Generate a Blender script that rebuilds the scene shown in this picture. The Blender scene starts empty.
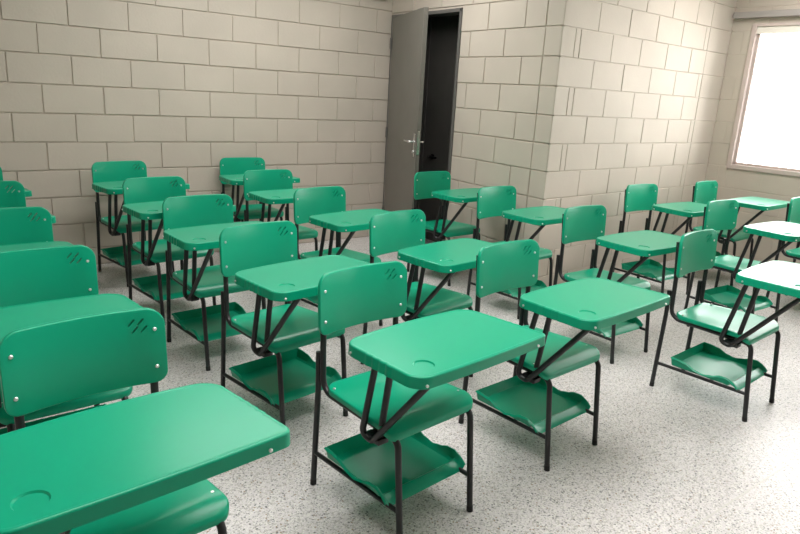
import bpy, bmesh, math, random
from mathutils import Vector, Matrix
from math import sin, cos, pi, radians
random.seed(7)
C = bpy.context.scene.collection
SC = bpy.context.scene

# ------------------------------------------------------------------ camera
CAM = Vector((-3.6787, -5.2121, 1.4392))
RX = Vector((0.79911062, -0.59859091, 0.0557776))
UP = Vector((0.11409432, 0.24209663, 0.96352048))
FW = Vector((0.59025817, 0.76359554, -0.26175781))
cd = bpy.data.cameras.new('camera')
cd.sensor_width = 36.0
cd.lens = 644.22 / 800 * 36.0
cd.clip_start = 0.02
co = bpy.data.objects.new('camera', cd)
M = Matrix((RX, UP, -FW)).transposed().to_4x4()
M.translation = CAM
co.matrix_world = M
C.objects.link(co)
SC.camera = co

# ------------------------------------------------------------------ view + world + lights
SC.view_settings.view_transform = 'Standard'
SC.view_settings.look = 'None'
SC.view_settings.gamma = 1.0
SC.view_settings.use_curve_mapping = False
SC.view_settings.exposure = 0.46
SC.cycles.max_bounces = 12
SC.cycles.diffuse_bounces = 6
SC.cycles.sample_clamp_indirect = 6.0

w = bpy.data.worlds.new('overcast_sky')
SC.world = w
w.use_nodes = True
bg = w.node_tree.nodes['Background']
bg.inputs['Color'].default_value = (1.0, 0.972, 0.955, 1)
bg.inputs['Strength'].default_value = 7.9

def area(name, loc, direction, sx, sy, power, color=(1, 1, 1), portal=False):
    l = bpy.data.lights.new(name, 'AREA')
    l.shape = 'RECTANGLE'; l.size = sx; l.size_y = sy
    l.energy = power; l.color = color
    if portal:
        l.cycles.is_portal = True
    o = bpy.data.objects.new(name, l)
    o.location = loc
    o.rotation_euler = Vector(direction).to_track_quat('-Z', 'Z' if abs(direction[2]) < .5 else 'Y').to_euler()
    C.objects.link(o)
    return o

# wall directions
DB = Vector((0.03643911, 0.99933588, 0)); NB = Vector((-DB.y, DB.x, 0))          # door wall (towards far corner), normal into the room
DC = Vector((0.99884709, 0.04800521, 0)); NC = Vector((DC.y, -DC.x, 0))          # bright wall
P0 = Vector((0.055181, -2.07287584, 0))                                          # convex corner
D0 = Vector((2.56440973, -1.95228077, 0)); DD = Vector((DC.y, -DC.x, 0)); ND = -DC   # window wall (towards the camera)
AY = 0.07818
CEIL = 2.75
WIN = [(0.20, 2.60), (4.2, 6.2)]
WZ0, WZ1 = 0.925, 2.20

for a, b in WIN:                                  # daylight through each window
    cpos = D0 + DD * ((a + b) / 2) - ND * 0.16 + Vector((0, 0, (WZ0 + WZ1) / 2))
    area('window_portal', cpos, ND, b - a, WZ1 - WZ0, 1, portal=True)
for x, y, sx, sy, pw in ((-1.4, -1.15, 2.2, .8, 35), (-2.3, -3.9, 2.4, 1.0, 52), (1.75, -3.5, .8, 2.0, 34)):   # fill lights added at ceiling height, above the frame
    area('ceiling_fill', (x, y, 2.66), (0, 0, -1), sx, sy, pw, (1.0, 0.975, 0.96))

# ------------------------------------------------------------------ materials
def mat(name):
    m = bpy.data.materials.new(name); m.use_nodes = True
    n = m.node_tree.nodes; l = m.node_tree.links
    return m, n, l, n['Principled BSDF']

def simple(name, col, rough=0.5, metal=0.0, spec=0.5, coat=0.0, noise=None, bump=None):
    m, n, l, b = mat(name)
    b.inputs['Base Color'].default_value = (*col, 1)
    b.inputs['Roughness'].default_value = rough
    b.inputs['Metallic'].default_value = metal
    b.inputs['Specular IOR Level'].default_value = spec
    b.inputs['Coat Weight'].default_value = coat
    b.inputs['Coat Roughness'].default_value = 0.15
    tc = n.new('ShaderNodeTexCoord')
    if noise:
        t = n.new('ShaderNodeTexNoise'); t.inputs['Scale'].default_value = noise[0]; t.inputs['Detail'].default_value = 4
        l.new(tc.outputs['Object'], t.inputs['Vector'])
        r = n.new('ShaderNodeValToRGB')
        k = noise[1]
        r.color_ramp.elements[0].position = .3; r.color_ramp.elements[1].position = .7
        r.color_ramp.elements[0].color = (*[c * (1 - k) for c in col], 1)
        r.color_ramp.elements[1].color = (*[min(1, c * (1 + k)) for c in col], 1)
        l.new(t.outputs['Fac'], r.inputs['Fac']); l.new(r.outputs['Color'], b.inputs['Base Color'])
    if bump:
        t = n.new('ShaderNodeTexNoise'); t.inputs['Scale'].default_value = bump[0]; t.inputs['Detail'].default_value = 5
        l.new(tc.outputs['Object'], t.inputs['Vector'])
        bp = n.new('ShaderNodeBump'); bp.inputs['Strength'].default_value = bump[1]; bp.inputs['Distance'].default_value = bump[2]
        l.new(t.outputs['Fac'], bp.inputs['Height']); l.new(bp.outputs['Normal'], b.inputs['Normal'])
    return m

M_WALL = simple('painted_block', (0.525, 0.468, 0.398), 0.62, spec=0.35, noise=(2.2, .05), bump=(70, .25, .004))
M_CEIL = simple('ceiling_paint', (0.62, 0.60, 0.55), 0.8)
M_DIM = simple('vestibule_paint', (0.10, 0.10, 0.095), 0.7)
M_PLASTIC = simple('green_plastic', (0.003, 0.32, 0.178), 0.28, spec=0.32, noise=(3, .03), bump=(420, .06, .0006))
M_SLOT = simple('green_plastic_cut', (0.004, 0.20, 0.10), 0.5)
M_STEEL = simple('black_enamel_steel', (0.012, 0.013, 0.014), 0.38, spec=0.5, noise=(20, .2))
M_RUBBER = simple('black_rubber', (0.012, 0.012, 0.012), 0.75)
M_SCREW = simple('zinc_screw', (0.75, 0.76, 0.74), 0.32, metal=0.85, noise=(80, .05))
M_DOOR = simple('grey_metal_paint', (0.14, 0.133, 0.115), 0.26, spec=0.5, noise=(3, .04), bump=(9, .05, .004))
M_DOOREDGE = simple('grey_frame_paint', (0.13, 0.125, 0.115), 0.4, noise=(5, .05))
M_INNER = simple('dark_door_paint', (0.13, 0.123, 0.112), 0.4, noise=(4, .1))
M_CHROME = simple('brushed_chrome', (0.72, 0.72, 0.72), 0.22, metal=1.0)
M_BLACK = simple('black_lever', (0.01, 0.01, 0.01), 0.35)
M_TRIM = simple('grey_rail_paint', (0.34, 0.31, 0.29), 0.5, noise=(6, .06))
M_FRAME = simple('window_frame_paint', (0.55, 0.46, 0.42), 0.45, noise=(8, .04))
M_BAR = simple('white_grille_paint', (0.80, 0.80, 0.80), 0.5)

def glass():
    m, n, l, b = mat('window_glass')
    b.inputs['Base Color'].default_value = (1, 1, 1, 1)
    b.inputs['Roughness'].default_value = 0.0
    tr = n.new('ShaderNodeBsdfTransparent'); gl = n.new('ShaderNodeBsdfGlossy'); gl.inputs['Roughness'].default_value = .02
    fr = n.new('ShaderNodeFresnel'); fr.inputs['IOR'].default_value = 1.25
    mx = n.new('ShaderNodeMixShader')
    l.new(fr.outputs['Fac'], mx.inputs[0]); l.new(tr.outputs['BSDF'], mx.inputs[1]); l.new(gl.outputs['BSDF'], mx.inputs[2])
    l.new(mx.outputs['Shader'], n['Material Output'].inputs['Surface'])
    return m
M_GLASS = glass()

def terrazzo():
    m, n, l, b = mat('terrazzo')
    tc = n.new('ShaderNodeTexCoord')
    def chips(scale, lo, hi):
        v = n.new('ShaderNodeTexVoronoi'); v.inputs['Scale'].default_value = scale; v.inputs['Randomness'].default_value = 1
        l.new(tc.outputs['Object'], v.inputs['Vector'])
        sep = n.new('ShaderNodeSeparateColor'); l.new(v.outputs['Color'], sep.inputs['Color'])
        gt = n.new('ShaderNodeMath'); gt.operation = 'GREATER_THAN'; gt.inputs[1].default_value = lo
        l.new(sep.outputs['Red'], gt.inputs[0])
        lt = n.new('ShaderNodeMath'); lt.operation = 'LESS_THAN'; lt.inputs[1].default_value = hi
        l.new(v.outputs['Distance'], lt.inputs[0])
        mu = n.new('ShaderNodeMath'); mu.operation = 'MULTIPLY'
        l.new(gt.outputs[0], mu.inputs[0]); l.new(lt.outputs[0], mu.inputs[1])
        return mu.outputs[0], sep.outputs['Green']
    def mix(fac, a, bcol):
        mx = n.new('ShaderNodeMix'); mx.data_type = 'RGBA'
        l.new(fac, mx.inputs['Factor'])
        for s_, v in (('A', a), ('B', bcol)):
            sock = [i for i in mx.inputs if i.name == s_ and i.type == 'RGBA'][0]
            if isinstance(v, tuple): sock.default_value = (*v, 1)
            else: l.new(v, sock)
        return [o for o in mx.outputs if o.type == 'RGBA'][0]
    nz = n.new('ShaderNodeTexNoise'); nz.inputs['Scale'].default_value = 1.3; nz.inputs['Detail'].default_value = 5
    l.new(tc.outputs['Object'], nz.inputs['Vector'])
    base = mix(nz.outputs['Fac'], (0.635, 0.597, 0.597), (0.725, 0.685, 0.685))
    f1, g1 = chips(150, 0.55, 0.60)
    col = mix(f1, base, (0.50, 0.475, 0.44))
    f2, g2 = chips(170, 0.62, 0.55)
    col = mix(f2, col, (0.78, 0.76, 0.72))
    f3, g3 = chips(160, 0.80, 0.50)
    col = mix(f3, col, (0.33, 0.32, 0.31))
    f4, g4 = chips(105, 0.92, 0.42)
    col = mix(f4, col, (0.16, 0.16, 0.16))
    f5, g5 = chips(110, 0.95, 0.42)
    col = mix(f5, col, (0.34, 0.26, 0.19))
    l.new(col, b.inputs['Base Color'])
    n2 = n.new('ShaderNodeTexNoise'); n2.inputs['Scale'].default_value = 3.5; n2.inputs['Detail'].default_value = 3
    l.new(tc.outputs['Object'], n2.inputs['Vector'])
    mr = n.new('ShaderNodeMapRange'); mr.inputs['To Min'].default_value = .26; mr.inputs['To Max'].default_value = .42
    l.new(n2.outputs['Fac'], mr.inputs['Value']); l.new(mr.outputs['Result'], b.inputs['Roughness'])
    b.inputs['Specular IOR Level'].default_value = .5
    return m
M_FLOOR = terrazzo()

# ------------------------------------------------------------------ mesh helpers
def obj(name, bm, m, parent=None, smooth=False, loc=None):
    me = bpy.data.meshes.new(name)
    bmesh.ops.recalc_face_normals(bm, faces=bm.faces)
    bm.to_mesh(me); bm.free()
    me.materials.append(m)
    if smooth:
        for p in me.polygons: p.use_smooth = True
        try: me.set_sharp_from_angle(angle=radians(38))
        except Exception: pass
    o = bpy.data.objects.new(name, me)
    C.objects.link(o)
    if parent: o.parent = parent
    if loc is not None: o.location = loc
    return o

def struct(o):
    o['kind'] = 'structure'
    return o

def add_box(bm, a, b, mtx=None, bevel=0.0):
    a = Vector(a); b = Vector(b)
    t = bmesh.new()
    bmesh.ops.create_cube(t, size=1)
    for v in t.verts:
        v.co = Vector(((a.x + b.x) / 2 + v.co.x * (b.x - a.x), (a.y + b.y) / 2 + v.co.y * (b.y - a.y), (a.z + b.z) / 2 + v.co.z * (b.z - a.z)))
    if bevel:
        bmesh.ops.bevel(t, geom=list(t.edges), offset=bevel, segments=2, affect='EDGES', profile=.5)
    if mtx: bmesh.ops.transform(t, matrix=mtx, verts=t.verts)
    me = bpy.data.meshes.new('tmp'); t.to_mesh(me); t.free(); bm.from_mesh(me); bpy.data.meshes.remove(me)

def frame_mtx(origin, ex, ey):          # local x -> ex, y -> ey, z up
    m = Matrix((ex, ey, Vector((0, 0, 1)))).transposed().to_4x4(); m.translation = origin
    return m

def fillet(pts, rad, seg=6):
    pts = [Vector(p) for p in pts]; out = [pts[0]]
    for i in range(1, len(pts) - 1):
        a, p, b = pts[i - 1], pts[i], pts[i + 1]
        r = rad[i - 1] if isinstance(rad, (list, tuple)) else rad
        d1 = (a - p).normalized(); d2 = (b - p).normalized()
        ang = d1.angle(d2)
        if r <= 0 or ang > pi - .02: out.append(p); continue
        t = min(r / math.tan(ang / 2), (a - p).length * .49, (b - p).length * .49)
        rr = t * math.tan(ang / 2)
        cen = p + (d1 + d2).normalized() * (rr / sin(ang / 2))
        s = p + d1 * t - cen; e = p + d2 * t - cen
        om = s.angle(e)
        for k in range(seg + 1):
            f = k / seg
            out.append(cen + (s * sin((1 - f) * om) + e * sin(f * om)) / sin(om))
    out.append(pts[-1])
    return out

def add_tube(bm, pts, r, seg=10, rad=0.0, closed_ends=True):
    pts = fillet(pts, rad) if len(pts) > 2 else [Vector(p) for p in pts]
    rings = []; n0 = None
    for i, p in enumerate(pts):
        if i == 0: d = pts[1] - pts[0]
        elif i == len(pts) - 1: d = pts[-1] - pts[-2]
        else: d = (pts[i + 1] - p).normalized() + (p - pts[i - 1]).normalized()
        d.normalize()
        if n0 is None:
            n0 = d.orthogonal().normalized()
        else:
            n0 = (n0 - d * n0.dot(d)).normalized()
        b = d.cross(n0)
        rings.append([bm.verts.new(p + (n0 * cos(2 * pi * k / seg) + b * sin(2 * pi * k / seg)) * r) for k in range(seg)])
    for i in range(len(rings) - 1):
        for k in range(seg):
            bm.faces.new((rings[i][k], rings[i][(k + 1) % seg], rings[i + 1][(k + 1) % seg], rings[i + 1][k]))
    if closed_ends:
        bm.faces.new(rings[0][::-1]); bm.faces.new(rings[-1])

def add_disc(bm, c, n, r, h, seg=10):     # small domed screw head
    c = Vector(c); n = Vector(n).normalized(); u = n.orthogonal().normalized(); v = n.cross(u)
    prev = None
    for (f, d) in ((1, -.002), (1, h * .45), (.75, h * .85)):
        ring = [bm.verts.new(c + (u * cos(2 * pi * k / seg) + v * sin(2 * pi * k / seg)) * r * f + n * d) for k in range(seg)]
        if prev:
            for k in range(seg): bm.faces.new((prev[k], prev[(k + 1) % seg], ring[(k + 1) % seg], ring[k]))
        else: bm.faces.new(ring[::-1])
        prev = ring
    bm.faces.new(prev)

def round_poly(pts, rads, seg=7):         # 2-D polygon with rounded corners
    out = []; n = len(pts)
    for i in range(n):
        a = Vector(pts[i - 1]); p = Vector(pts[i]); b = Vector(pts[(i + 1) % n]); r = rads[i]
        if r <= 0: out.append(p); continue
        d1 = (a - p).normalized(); d2 = (b - p).normalized()
        ang = d1.angle(d2); t = r / math.tan(ang / 2)
        cen = p + (d1 + d2).normalized() * (r / sin(ang / 2))
        s = p + d1 * t - cen; e = p + d2 * t - cen; om = s.angle(e)
        for k in range(seg + 1):
            f = k / seg
            out.append(cen + (s * sin((1 - f) * om) + e * sin(f * om)) / sin(om))
    return out

def slab(outline, thick, bev, cuts_x=(), cuts_y=(), bev_low=None):
    """flat plate in the xy plane, top at z=0, sliced so that it can be bent"""
    bm = bmesh.new()
    vs = [bm.verts.new((p[0], p[1], 0)) for p in outline]
    f = bm.faces.new(vs)
    if f.normal.z < 0: f.normal_flip()
    r = bmesh.ops.extrude_face_region(bm, geom=[f])
    for v in [g for g in r['geom'] if isinstance(g, bmesh.types.BMVert)]: v.co.z -= thick
    bmesh.ops.recalc_face_normals(bm, faces=bm.faces)
    top = [e for e in bm.edges if all(abs(v.co.z) < 1e-6 for v in e.verts)]
    low = [e for e in bm.edges if all(abs(v.co.z + thick) < 1e-6 for v in e.verts)]
    bmesh.ops.bevel(bm, geom=top, offset=bev, segments=3, affect='EDGES', profile=.5)
    low = [e for e in bm.edges if e.is_valid and all(abs(v.co.z + thick) < 1e-6 for v in e.verts)]
    bmesh.ops.bevel(bm, geom=low, offset=bev_low or bev * .5, segments=2, affect='EDGES', profile=.5)
    for x in cuts_x:
        bmesh.ops.bisect_plane(bm, geom=list(bm.verts) + list(bm.edges) + list(bm.faces), plane_co=(x, 0, 0), plane_no=(1, 0, 0))
    for y in cuts_y:
        bmesh.ops.bisect_plane(bm, geom=list(bm.verts) + list(bm.edges) + list(bm.faces), plane_co=(0, y, 0), plane_no=(0, 1, 0))
    return bm

def boolean_cut(o, cutter_bm):
    me = bpy.data.meshes.new('cutter'); bmesh.ops.recalc_face_normals(cutter_bm, faces=cutter_bm.faces)
    cutter_bm.to_mesh(me); cutter_bm.free()
    c = bpy.data.objects.new('cutter', me); C.objects.link(c)
    md = o.modifiers.new('cut', 'BOOLEAN'); md.object = c; md.operation = 'DIFFERENCE'; md.solver = 'EXACT'
    par = o.parent; o.parent = None
    bpy.context.view_layer.update()
    dg = bpy.context.evaluated_depsgraph_get()
    nm = bpy.data.meshes.new_from_object(o.evaluated_get(dg))
    o.modifiers.clear()
    old = o.data; o.data = nm; nm.name = old.name
    o.parent = par
    bpy.data.objects.remove(c); bpy.data.meshes.remove(me)
    for p in nm.polygons: p.use_smooth = True
    try: nm.set_sharp_from_angle(angle=radians(35))
    except Exception: pass

# ------------------------------------------------------------------ the room
bm = bmesh.new()
add_box(bm, (-5.6, -10.2, -0.10), (3.3, 1.2, 0))
floor = struct(obj('floor', bm, M_FLOOR))
bm = bmesh.new()
add_box(bm, (-5.6, -10.2, CEIL), (3.3, 1.2, CEIL + .15))
struct(obj('ceiling', bm, M_CEIL))

def block_wall(name, origin, ex, nrm, length, rows, depth, joints, holes=(), dz=0.0, jh=.004, cham=.003, rec=.009, backing=()):
    """painted block wall: every block a chamfered cushion in front of its mortar bed.  local x along ex, local y = into the wall"""
    bm = bmesh.new()
    m = frame_mtx(origin, ex, -nrm)
    def rect_free(x0, x1, z0, z1):
        parts = [(x0, x1, z0, z1)]
        for (a, b, c0, c1) in holes:
            new = []
            for (x0_, x1_, z0_, z1_) in parts:
                if x1_ <= a + 1e-6 or x0_ >= b - 1e-6 or z1_ <= c0 + 1e-6 or z0_ >= c1 - 1e-6: new.append((x0_, x1_, z0_, z1_)); continue
                if x0_ < a: new.append((x0_, a, z0_, z1_))
                if x1_ > b: new.append((b, x1_, z0_, z1_))
                xa, xb = max(x0_, a), min(x1_, b)
                if z1_ > c1: new.append((xa, xb, c1, z1_))
                if z0_ < c0: new.append((xa, xb, z0_, c0))
            parts = new
        return parts
    def block(x0, x1, z0, z1):
        if x1 - x0 < .02 or z1 - z0 < .02: return
        off = random.uniform(-.0012, .0012)
        js = [jh * random.uniform(.55, 1.25) for _ in range(4)]
        X0, X1, Z0, Z1 = x0 + js[0], x1 - js[1], z0 + js[2], z1 - js[3]
        oc = [(X0, Z0), (X1, Z0), (X1, Z1), (X0, Z1)]
        ic = [(X0 + cham, Z0 + cham), (X1 - cham, Z0 + cham), (X1 - cham, Z1 - cham), (X0 + cham, Z1 - cham)]
        mc = [(X0 + cham * .25, Z0 + cham * .25), (X1 - cham * .25, Z0 + cham * .25), (X1 - cham * .25, Z1 - cham * .25), (X0 + cham * .25, Z1 - cham * .25)]
        ov = [bm.verts.new((x, rec + .002, z)) for x, z in oc]
        mv = [bm.verts.new((x, rec * .35 + off, z)) for x, z in mc]
        iv = [bm.verts.new((x, off, z)) for x, z in ic]
        for k in range(4):
            bm.faces.new((ov[k], ov[(k + 1) % 4], mv[(k + 1) % 4], mv[k]))
            bm.faces.new((mv[k], mv[(k + 1) % 4], iv[(k + 1) % 4], iv[k]))
        bm.faces.new(iv)
    lines = rows
    for r in range(len(lines) - 1):
        z1 = min(lines[r] + (dz if r else 0), CEIL); z0 = max(lines[r + 1] + dz, 0.0)
        if z1 - z0 < .02: continue
        xs = sorted(set([0.0, length] + [round(x, 4) for x in joints(r) if .03 < x < length - .03]))
        for i in range(len(xs) - 1):
            for q in rect_free(xs[i], xs[i + 1], z0, z1): block(*q)
    for (x0, x1, z0, z1) in rect_free(0, length, 0, CEIL):
        add_box(bm, (x0 + (rec + .017 if x0 == 0 else 0), rec, z0), (x1, depth, z1))
    for p, q in backing: add_box(bm, p, q)
    bmesh.ops.transform(bm, matrix=m, verts=bm.verts)
    return struct(obj(name, bm, M_WALL))

LINES = [1.9627 + .203 * (1 - k) for k in range(-2, 13)]     # k=-2 .. 12 ; row r lies under line k=r-2
LINES[0] = CEIL
par = lambda r: (r - 2) % 2                                   # parity of row k
# far wall (left part of the photo)
XA0 = -5.5; LA = 0.255 - XA0
xa = -2.67038
def jA(r):
    k = r - 2
    h0 = 0 if k % 2 == 1 else 1
    return [xa + .203 * h - XA0 for h in range(-16, 14) if (h - h0) % 2 == 0]
block_wall('wall_back', Vector((XA0, AY, 0)), Vector((1, 0, 0)), Vector((0, -1, 0)), LA, LINES, .2, jA)
# door wall: local x runs from the convex corner to the far corner
LB = 2.15
DOOR = (1.105, 2.135, 0.0, 2.135)
def jB(r):
    k = r - 2
    return [.163] + [.203 * h - .0336 for h in range(2, 11) if h % 2 == (1 if k % 2 == 1 else 0)]
block_wall('wall_middle', P0, DB, NB, LB, LINES, .12, jB, holes=[DOOR], dz=-.016)
# bright wall
LC = 2.512
def jC(r):
    k = r - 2
    j = [.203 * h + .0144 for h in range(1, 10) if h % 2 == (1 if k % 2 == 1 else 0)] + [2.11]
    if k % 2 == 1: j.append(.155)
    else: j.append(2.04)
    return j
block_wall('wall_corner', P0 + Vector((.0, 0, 0)), DC, NC, LC, LINES, .18, jC, dz=-.016, jh=.003, rec=.006, backing=[((LC, .012, 0), (LC + .25, .18, CEIL))])
# window wall
LD = 8.1
def jD(r):
    k = r - 2
    return [.203 * h + .12 for h in range(0, 42) if h % 2 == (1 if k % 2 == 1 else 0)]
block_wall('wall_right', D0, DD, ND, LD, LINES, .18, jD, holes=[(a, b, WZ0, WZ1) for a, b in WIN], dz=-.016, jh=.003, cham=.003, rec=.003)
# walls behind the camera
bm = bmesh.new(); add_box(bm, (-5.6, -10.1, 0), (-5.5, AY, CEIL)); struct(obj('wall_left', bm, M_WALL))
bm = bmesh.new(); add_box(bm, (-5.5, -10.15, 0), (3.2, -10.0, CEIL)); struct(obj('wall_front', bm, M_WALL))

# rail along the top of the far wall and above the window
bm = bmesh.new(); add_box(bm, (XA0 + .02, AY - .055, 2.262), (0.035, AY - .001, 2.335), bevel=.004); struct(obj('trim_1', bm, simple('dark_rail_paint', (0.16, 0.15, 0.125), .55)))
bm = bmesh.new()
add_box(bm, (.02, -.06, 2.258), (7.9, .0, 2.312), frame_mtx(D0, DD, -ND), bevel=.004)
struct(obj('trim_2', bm, M_TRIM))
# dividing strip set in the terrazzo
bm = bmesh.new(); add_box(bm, (-5.45, -4.310, -.002), (2.2, -4.303, .0006)); struct(obj('trim_3', bm, simple('floor_joint', (0.62, 0.60, 0.56), .4)))

# windows
def window(i, a, b):
    m = frame_mtx(D0, DD, -ND)
    root = bpy.data.objects.new('window_%d' % i, None); C.objects.link(root); root['kind'] = 'structure'
    root.location = m @ Vector(((a + b) / 2, .06, WZ0))
    inv = Matrix.Translation(-root.location) @ m
    def part(name, boxes, mm, bev=0.0):
        bm = bmesh.new()
        for p, q in boxes: add_box(bm, p, q, inv, bev)
        return obj(name, bm, mm, root)
    t = .028
    part('outer_frame', [((a - .012, -.012, WZ0 - .012), (a + t, .07, WZ1 + .012)), ((b - t, -.012, WZ0 - .012), (b + .012, .07, WZ1 + .012)),
                   ((a + t, -.012, WZ0 - .012), (b - t, .07, WZ0 + t)), ((a + t, -.012, WZ1 - t * .5), (b - t, .07, WZ1 + .012))], M_FRAME, .003)
    mid = [(a + (b - a) * k / 3) for k in (1, 2)]
    part('sash_frame', [((a + t, .035, WZ0 + t), (a + t + .022, .065, WZ1 - t * .5)), ((b - t - .022, .035, WZ0 + t), (b - t, .065, WZ1 - t * .5)),
                  ((a + t, .035, WZ0 + t), (b - t, .065, WZ0 + t + .022))] + [((x - .02, .035, WZ0 + t), (x + .02, .065, WZ1 - t * .5)) for x in mid], M_FRAME, .002)
    part('blind_box', [((a + t, .0, WZ1 - .072), (b - t, .06, WZ1 - t * .5))], simple('cream_panel', (.80, .76, .68), .6), .003)
    part('pane', [((a + t + .01, .047, WZ0 + t), (b - t - .01, .051, WZ1 - .06))], M_GLASS)
    bars = []
    x = a + .12
    while x < b - .05:
        bars.append(((x - .004, .12, WZ0 + .005), (x + .004, .128, WZ1 - .005))); x += .115
    for x0, x1 in ((WZ0 + .35, 0), (WZ0 + .85, 0)):
        bars.append(((a + .005, .121, x0), (b - .005, .127, x0 + .012)))
    part('grille', bars, M_BAR)
for i, (a, b) in enumerate(WIN): window(i + 1, a, b)

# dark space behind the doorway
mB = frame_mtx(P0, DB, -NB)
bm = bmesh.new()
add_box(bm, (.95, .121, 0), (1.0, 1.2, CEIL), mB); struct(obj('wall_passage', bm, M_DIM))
bm = bmesh.new(); add_box(bm, (2.17, -.05, 0), (2.8, .10, CEIL), mB); add_box(bm, (2.75, .10, 0), (2.8, 1.2, CEIL), mB); struct(obj('wall_recess', bm, M_DIM))  # first box added unseen behind the far wall to stop sky light leaking in
bm = bmesh.new(); add_box(bm, (.9, .125, 2.45), (2.8, 1.25, 2.50), mB); struct(obj('passage_lid', bm, M_DIM))  # unseen lid added to keep sky light out of the passage

# door frame and open leaf
d1 = bpy.data.objects.new('door_1', None); C.objects.link(d1); d1['kind'] = 'structure'
d1.matrix_world = Matrix.Translation(P0 + DB * 1.62)
loc = Matrix.Translation(-d1.location) @ mB
bm = bmesh.new()
a, b, _, zt = DOOR
for p, q in (((a, -.008, 0), (a + .028, .13, zt)), ((b - .028, -.008, 0), (b, .13, zt)), ((a, -.008, zt - .03), (b, .13, zt))): add_box(bm, p, q, loc, .003)
obj('door_frame', bm, M_DOOREDGE, d1)
# leaf, hinged near the far corner and swung into the room
ang = radians(18.6)
H = P0 + DB * (b - .03) + NB * .012
ld = (-DB * cos(ang) + NB * sin(ang)).normalized(); ln = Vector((-ld.y, ld.x, 0))
if ln.dot(NB) > 0: ln = -ln                     # thickness goes back towards the doorway
mL = Matrix((ld, ln, Vector((0, 0, 1)))).transposed().to_4x4(); mL.translation = H - d1.location
bm = bmesh.new(); add_box(bm, (.004, 0, .008), (.945, .038, 2.112), mL, .002)
leaf = obj('door_leaf', bm, M_DOOR, d1)
def lever(parent, mtx, mm, side, base=True, mirror=1):
    bm = bmesh.new()
    y0 = 0 if side < 0 else .038
    if base: add_box(bm, (-.018, y0 - .004 if side < 0 else y0, -.13), (.018, y0 if side < 0 else y0 + .004, .07), mtx, .002)
    add_tube(bm, [mtx @ Vector((0, y0, 0)), mtx @ Vector((0, y0 + side * .05, 0)), mtx @ Vector((-.11 * mirror, y0 + side * .055, 0))], .009, 10, .014)
    add_tube(bm, [mtx @ Vector((0, y0, -.085)), mtx @ Vector((0, y0 + side * .014, -.085))], .012, 12)
    return obj('lever_handle', bm, mm, parent, True)
hp = mL @ Matrix.Translation((.893, 0, 1.035))
lever(leaf, hp, M_CHROME, -1); lever(leaf, hp, M_CHROME, 1)
bm = bmesh.new(); add_box(bm, (.9451, .008, .93), (.9475, .030, 1.13), mL); obj('lock_plate', bm, M_CHROME, leaf)
for z in (.25, 1.05, 1.88):
    bm = bmesh.new(); add_tube(bm, [mL @ Vector((-.006, -.008, z - .05)), mL @ Vector((-.006, -.008, z + .05))], .009, 10)
    obj('hinge', bm, M_DOOREDGE, leaf, True)
# second, dark door behind
d2 = bpy.data.objects.new('door_2', None); C.objects.link(d2); d2['kind'] = 'structure'
d2.location = P0 + DB * 1.8 - NB * .38
l2 = Matrix.Translation(-d2.location) @ mB
bm = bmesh.new(); add_box(bm, (1.0, .36, 0), (1.99, .40, 2.45), l2, .002); add_box(bm, (1.996, .36, 0), (2.75, .40, 2.45), l2, .002)
leaf2 = obj('door_leaf', bm, M_INNER, d2)
hm = l2 @ Matrix.Translation((1.83, .36, .84))
bm = bmesh.new()
add_tube(bm, [hm @ Vector((0, 0, 0)), hm @ Vector((0, -.008, 0))], .026, 16)
add_tube(bm, [hm @ Vector((0, -.005, 0)), hm @ Vector((0, -.05, 0)), hm @ Vector((-.12, -.055, 0))], .010, 10, .014)
h2 = obj('lever_handle', bm, M_BLACK, leaf2, True)
bm = bmesh.new(); add_disc(bm, hm @ Vector((-.004, -.06, .0)), NB, .009, .004); obj('key_button', bm, M_CHROME, h2)

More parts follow.
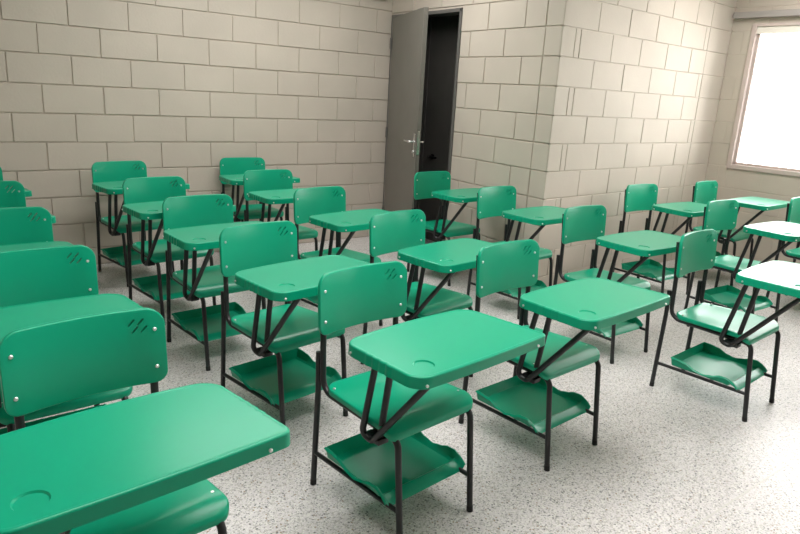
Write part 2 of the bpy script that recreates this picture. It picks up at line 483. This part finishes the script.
# ------------------------------------------------------------------ the chair
# local axes: x = to the sitter's left, -y = forward, z up; the origin lies under the backrest
def make_chair():
    t = bpy.data.objects.new('tablet_chair', None); C.objects.link(t)
    t['category'] = 'chair'; t['group'] = 'green writing-tablet chairs in rows'
    R = .0110
    # ---- backrest: curved shell with arched top
    W = .202
    out = []
    bl = round_poly([(-W, 0), (W, 0), (W, .212), (-W, .212)], [.034, .034, .044, .044], 8)
    for p in bl:
        x, y = p
        if y > .106: y += .012 * (1 - (x / W) ** 2) * (y - .106) / .106
        else: y -= .004 * (1 - (x / W) ** 2)
        out.append((x, y))
    bmk = slab(out, .017, .0045, cuts_x=[-.18 + .03 * k for k in range(13)], bev_low=.003)
    def place_back(v):
        x, h, d = v.x, v.y, v.z                     # d<0 : towards the rear
        yy = -.013 + .013 * (h / .212) - d + .030 * (1 - (x / W) ** 2) - .006
        return Vector((x, yy, .611 + h))
    for v in bmk.verts: v.co = place_back(v.co)
    back = obj('backrest', bmk, M_PLASTIC, t, True)
    cut = bmesh.new()
    for (cx, cz) in ((.116, .792), (.139, .792), (.124, .771), (.147, .771)):
        ol = round_poly([(-.0125, -.0025), (.0125, -.0025), (.0125, .0025), (-.0125, .0025)], [.0024] * 4, 3)
        a = radians(47)
        lo = []; hi = []
        for p in ol:
            x = cx + p[0] * cos(a) - p[1] * sin(a); z = cz + p[0] * sin(a) + p[1] * cos(a)
            lo.append(cut.verts.new((x, -.05, z))); hi.append(cut.verts.new((x, .08, z)))
        cut.faces.new(lo); cut.faces.new(hi[::-1])
        for k in range(len(ol)): cut.faces.new((lo[k], lo[(k + 1) % len(ol)], hi[(k + 1) % len(ol)], hi[k]))
    boolean_cut(back, cut)
    for sx in (-.176, .174):
        for z in (.768, .659):
            bm = bmesh.new()
            y = -.013 + .013 * ((z - .611) / .212) + .030 * (1 - (sx / W) ** 2) - .006
            add_disc(bm, (sx, y, z), (0, -1, .05), .0055, .004)
            obj('screw', bm, M_SCREW, back, True)
    # ---- seat: dished, with a waterfall front edge
    ol = round_poly([(-.178, -.012), (-.208, -.397), (.208, -.397), (.178, -.012)], [.05, .035, .035, .05], 7)
    sb = slab([(p[0], p[1]) for p in ol], .022, .006, cuts_x=[-.16 + .04 * k for k in range(9)], cuts_y=[-.39, -.38, -.37, -.355, -.34, -.32, -.29, -.25, -.2, -.15, -.1, -.06, -.03])
    for v in sb.verts:
        x, y, z = v.co
        dz = -.014 * max(0, 1 - (x / .19) ** 2) * max(0, min(1, (-y - .01) / .07)) * max(0, min(1, (y + .36) / .16))
        if y < -.335: dz -= .026 * ((-.335 - y) / .06) ** 2
        if y > -.05: dz += .006 * (y + .05) / .04
        dz += .006 * (-y - .2) * 2
        v.co.z = z + .425 + dz
    seat = obj('seat', sb, M_PLASTIC, t, True)
    for sx, y in ((-.165, -.055), (.165, -.055), (-.182, -.325), (.182, -.325)):
        bm = bmesh.new(); add_disc(bm, (sx, y, .4235), (0, 0, 1), .0052, .004)
        obj('screw', bm, M_SCREW, seat, True)
    # ---- steel tube frame
    zr = .385
    for s in (-1, 1):
        bm = bmesh.new()     # upright and seat rail in one bent tube
        add_tube(bm, [(s * .170, .028, .790), (s * .170, .010, .600), (s * .170, .004, zr + .011), (s * .170, -.34, zr)], R, 12, [.1, .055])
        obj('side_rail', bm, M_STEEL, t, True)
        bm = bmesh.new()
        add_tube(bm, [(s * .170, -.34, zr), (s * .170, -.399, zr - .002), (s * .170, -.438, .008)], R, 12, .036)
        leg = obj('leg', bm, M_STEEL, t, True)
        bm = bmesh.new(); add_tube(bm, [(s * .170, -.4391, 0), (s * .170, -.4365, .022)], R + .0007, 12); obj('foot_cap', bm, M_RUBBER, leg, True)
        bm = bmesh.new()
        add_tube(bm, [(s * .172, .031, .535), (s * .173, .028, .40), (s * .180, .036, .008)], R, 12, .3)
        leg = obj('leg', bm, M_STEEL, t, True)
        bm = bmesh.new(); add_tube(bm, [(s * .180, .036, 0), (s * .1797, .0355, .022)], R + .0007, 12); obj('foot_cap', bm, M_RUBBER, leg, True)
        bm = bmesh.new(); add_tube(bm, [(s * .178, .026, .136), (s * .170, -.420, .136)], .0085, 10); obj('stretcher', bm, M_STEEL, t, True)
    for y in (-.09, -.33):
        bm = bmesh.new(); add_tube(bm, [(-.165, y, zr - .004), (.165, y, zr - .004)], .009, 10); obj('cross_bar', bm, M_STEEL, t, True)
    bm = bmesh.new(); add_tube(bm, [(-.172, -.245, .134), (.172, -.245, .134)], .007, 8); obj('cross_bar', bm, M_STEEL, t, True)
    # ---- book tray: wavy side walls, turned-down front lip
    tb = bmesh.new()
    NY = 26; zb = .146
    y0, y1 = -.052, -.380
    def side_h(f):               # f: 0 rear .. 1 front
        pts = [(0, .049), (.08, .048), (.22, .042), (.38, .022), (.5, .015), (.62, .024), (.74, .038), (.84, .040), (.93, .028), (1, .006)]
        for (a_, ha), (b_, hb) in zip(pts, pts[1:]):
            if f <= b_:
                q = (f - a_) / (b_ - a_); q = q * q * (3 - 2 * q); return ha + (hb - ha) * q
        return pts[-1][1]
    def floor_z(f):
        if f < .80: return zb
        if f < .84: return zb - .004 * (f - .80) / .04
        if f < .88: return zb - .004 + .012 * (f - .84) / .04
        return zb + .008 - .020 * ((f - .88) / .12) ** 1.6
    rowsv = []
    for i in range(NY + 1):
        f = i / NY; y = y0 + (y1 - y0) * f
        fz = floor_z(f); sh = max(zb + side_h(f), fz + .001)
        wt = .188; wb_ = .178
        row = [(-wt - .004, sh - .004), (-wt, sh), (-wt + .003, sh - .001), (-wb_, fz + .008), (-wb_ + .01, fz)]
        row += [(-.12, fz), (0, fz), (.12, fz)]
        row += [(-x, z) for x, z in reversed(row[:5])]
        rowsv.append([tb.verts.new((x, y, z)) for x, z in row])
    for i in range(NY):
        for k in range(len(rowsv[0]) - 1):
            tb.faces.new((rowsv[i][k], rowsv[i][k + 1], rowsv[i + 1][k + 1], rowsv[i + 1][k]))
    # rear wall
    top = [tb.verts.new((v.co.x, y0 + .006, zb + .049 if abs(v.co.x) < .18 else max(v.co.z, zb + .047))) for v in rowsv[0]]
    for k in range(len(top) - 1):
        try: tb.faces.new((rowsv[0][k + 1], rowsv[0][k], top[k], top[k + 1]))
        except ValueError: pass
    bmesh.ops.recalc_face_normals(tb, faces=tb.faces)
    r_ = bmesh.ops.extrude_face_region(tb, geom=list(tb.faces))          # 3 mm sheet
    for v in [g for g in r_['geom'] if isinstance(g, bmesh.types.BMVert)]:
        v.co = Vector((v.co.x * 1.013, -.22 + (v.co.y + .22) * 1.016, v.co.z - .003))
    tray = obj('book_tray', tb, M_PLASTIC, t, True)
    tray.location.z = .0035
    # ---- writing tablet
    XR, XL = -.342, .200
    pts = [(-.345, -.320), (.194, -.314), (XL + .023, -.642), (XR - .007, -.648)]
    pol = round_poly(pts, [.055, .060, .024, .050], 8)
    # slight bulge of the rear and front edges, finger ridges on both short sides
    fine = []
    n = len(pol)
    for i in range(n):
        p = Vector(pol[i]); q = Vector(pol[(i + 1) % n]); L = (q - p).length
        fine.append(p)
        if L > .03:
            kk = int(L / .0045)
            for k in range(1, kk): fine.append(p.lerp(q, k / kk))
    fin = []
    for p in fine:
        x, y = p
        if y > -.40: y += .014 * max(0, 1 - ((x + .07) / .24) ** 2)
        if y < -.60: y -= .006 * max(0, 1 - ((x + .07) / .27) ** 2)
        if -.545 < y < -.425 and abs(x + .07) > .2:
            ph = (y + .425) / .120 * 4
            x += (-.0035 if x < 0 else .0035) * abs(sin(ph * pi)) - (-.0015 if x < 0 else .0015)
        fin.append((x, y))
    pb = bmesh.new()
    ZT = .734; TH = .034
    vs = [pb.verts.new((x, y, ZT)) for x, y in fin]
    f = pb.faces.new(vs)
    if f.normal.z < 0: f.normal_flip()
    r = bmesh.ops.extrude_face_region(pb, geom=[f])
    for v in [g for g in r['geom'] if isinstance(g, bmesh.types.BMVert)]:
        v.co.z -= TH; v.co.x = -.07 + (v.co.x + .07) * 1.004; v.co.y = -.5 + (v.co.y + .5) * 1.006
    bmesh.ops.recalc_face_normals(pb, faces=pb.faces)
    te = [e for e in pb.edges if all(abs(v.co.z - ZT) < 1e-6 for v in e.verts)]
    bmesh.ops.bevel(pb, geom=te, offset=.0055, segments=3, affect='EDGES', profile=.5)
    tf = max((f for f in pb.faces if f.normal.z > .9), key=lambda f: f.calc_area())
    bmesh.ops.inset_individual(pb, faces=[tf], thickness=.0045, depth=0)
    bmesh.ops.inset_individual(pb, faces=[tf], thickness=.0025, depth=-.0016)
    bf = max((f for f in pb.faces if f.normal.z < -.9), key=lambda f: f.calc_area())
    bmesh.ops.inset_individual(pb, faces=[bf], thickness=.005, depth=0)
    bmesh.ops.inset_individual(pb, faces=[bf], thickness=.001, depth=-.022)
    tab = obj('writing_tablet', pb, M_PLASTIC, t, True)
    cut = bmesh.new()                              # round cup recess
    cx, cy = -.264, -.580
    def ring_cut(r0, z0, z1):
        lo = [cut.verts.new((cx + r0 * .82 * cos(2 * pi * k / 32), cy + r0 * .82 * sin(2 * pi * k / 32), z0)) for k in range(32)]
        hi = [cut.verts.new((cx + r0 * cos(2 * pi * k / 32), cy + r0 * sin(2 * pi * k / 32), z1)) for k in range(32)]
        cut.faces.new(lo[::-1]); cut.faces.new(hi)
        for k in range(32): cut.faces.new((lo[k], lo[(k + 1) % 32], hi[(k + 1) % 32], hi[k]))
    ring_cut(.034, ZT - .0055, ZT + .003)
    boolean_cut(tab, cut)
    wn = tab.modifiers.new('weighted', 'WEIGHTED_NORMAL'); wn.weight = 100; wn.keep_sharp = True
    for c_, n_ in (((-.3485, -.366, .712), (-1, .1, 0)), ((-.320, -.6525, .712), (-.3, -1, 0)), ((.160, -.6505, .712), (.0, -1, 0))):
        bm = bmesh.new(); add_disc(bm, c_, n_, .0042, .003); obj('screw', bm, M_SCREW, tab, True)
    # ---- V-shaped tablet support, bent from two tubes on the sitter's right
    sp = bmesh.new()
    zt = ZT - .026
    add_tube(sp, [(-.222, -.350, zt), (-.212, -.272, .368), (-.206, -.318, .356), (-.205, -.60, zt)], R, 12, [.028, .02])
    add_tube(sp, [(-.200, -.392, zt), (-.192, -.338, .374)], R, 12)
    add_tube(sp, [(-.205, -.62, zt - .003), (-.205, -.345, zt - .004)], .009, 8)
    add_tube(sp, [(-.205, -.40, zt - .004), (.10, -.40, zt - .004)], .009, 8)
    add_tube(sp, [(-.205, -.60, zt - .004), (.10, -.60, zt - .004)], .009, 8)
    add_box(sp, (-.212, -.355, .356), (-.168, -.285, .376), None, .003)
    obj('tablet_support', sp, M_STEEL, t, True)
    return t

def copy_tree(o, parent=None):
    c = o.copy(); C.objects.link(c)
    if parent: c.parent = parent
    for ch in list(KIDS.get(o.name, [])): copy_tree(ch, c)
    return c

chair0 = make_chair()
KIDS = {}
for o in list(C.objects):
    if o.parent: KIDS.setdefault(o.parent.name, []).append(o)

CHAIRS = [
 # x, y, degrees, label
 (-3.361, -3.494, 4.5, 'green plastic tablet chair nearest the camera, tablet filling the bottom left corner'),
 (-3.364, -2.685, 2.0, 'green tablet chair at the left edge, directly behind the nearest chair'),
 (-3.374, -1.850, 2.0, 'green tablet chair at the left edge, second one behind the nearest chair'),
 (-3.368, -0.985, 3.0, 'small cut-off green tablet chair at the left edge, third one behind the nearest chair'),
 (-3.386, -0.150, 6.0, 'green tablet chair farthest back in the leftmost file, nearly all cut off'),
 (-2.419, -3.382, 5.3, 'green tablet chair in the middle foreground, whole seat and book tray in view'),
 (-2.447, -2.568, 8.2, 'green tablet chair directly behind the middle foreground chair'),
 (-2.433, -1.760, 4.5, 'green tablet chair second behind the middle foreground chair'),
 (-2.442, -1.010, 6.5, 'green tablet chair third behind the middle foreground chair'),
 (-2.435, -0.140, 9.0, 'green tablet chair against the far block wall, left of the other one fully in frame'),
 (-1.620, -3.330, 3.6, 'green tablet chair just right of the middle foreground chair, book tray in view'),
 (-1.645, -2.547, 7.6, 'green tablet chair directly behind the one just right of the middle foreground chair'),
 (-1.620, -1.683, 7.0, 'green tablet chair second behind the one just right of the middle foreground chair'),
 (-1.560, -0.815, 3.0, 'green tablet chair directly in front of the wall-side chair nearest the door'),
 (-1.415, -0.020, -1.0, 'green tablet chair with its back to the far block wall, nearest the door'),
 (-0.278, -1.183, 4.0, 'dim green tablet chair standing in the open doorway'),
 (-0.352, -1.995, 3.5, 'green tablet chair left of the outer corner where the dim and bright walls meet'),
 (-0.405, -2.803, 0.0, 'green tablet chair right of the wall corner, second from the front in its file'),
 (-0.458, -3.562, 4.0, 'green tablet chair at the front right with shiny seat and glaring tablet cut off'),
 (1.045, -2.250, -2.9, 'green tablet chair close against the bright block wall, between outer corner and window'),
 (0.878, -3.000, -2.2, 'green tablet chair with white-glaring tablet, one place before the bright-wall chair'),
 (1.959, -2.300, 2.5, 'pale green tablet chair in the far right corner beside the window'),
 (1.801, -3.152, 0.0, 'green tablet chair at the right edge below the window, mostly cut off'),
]
for i, (x, y, a, lab) in enumerate(CHAIRS):
    c = chair0 if i == 0 else copy_tree(chair0)
    c.location = (x, y, 0); c.rotation_euler = (0, 0, radians(a)); c['label'] = lab
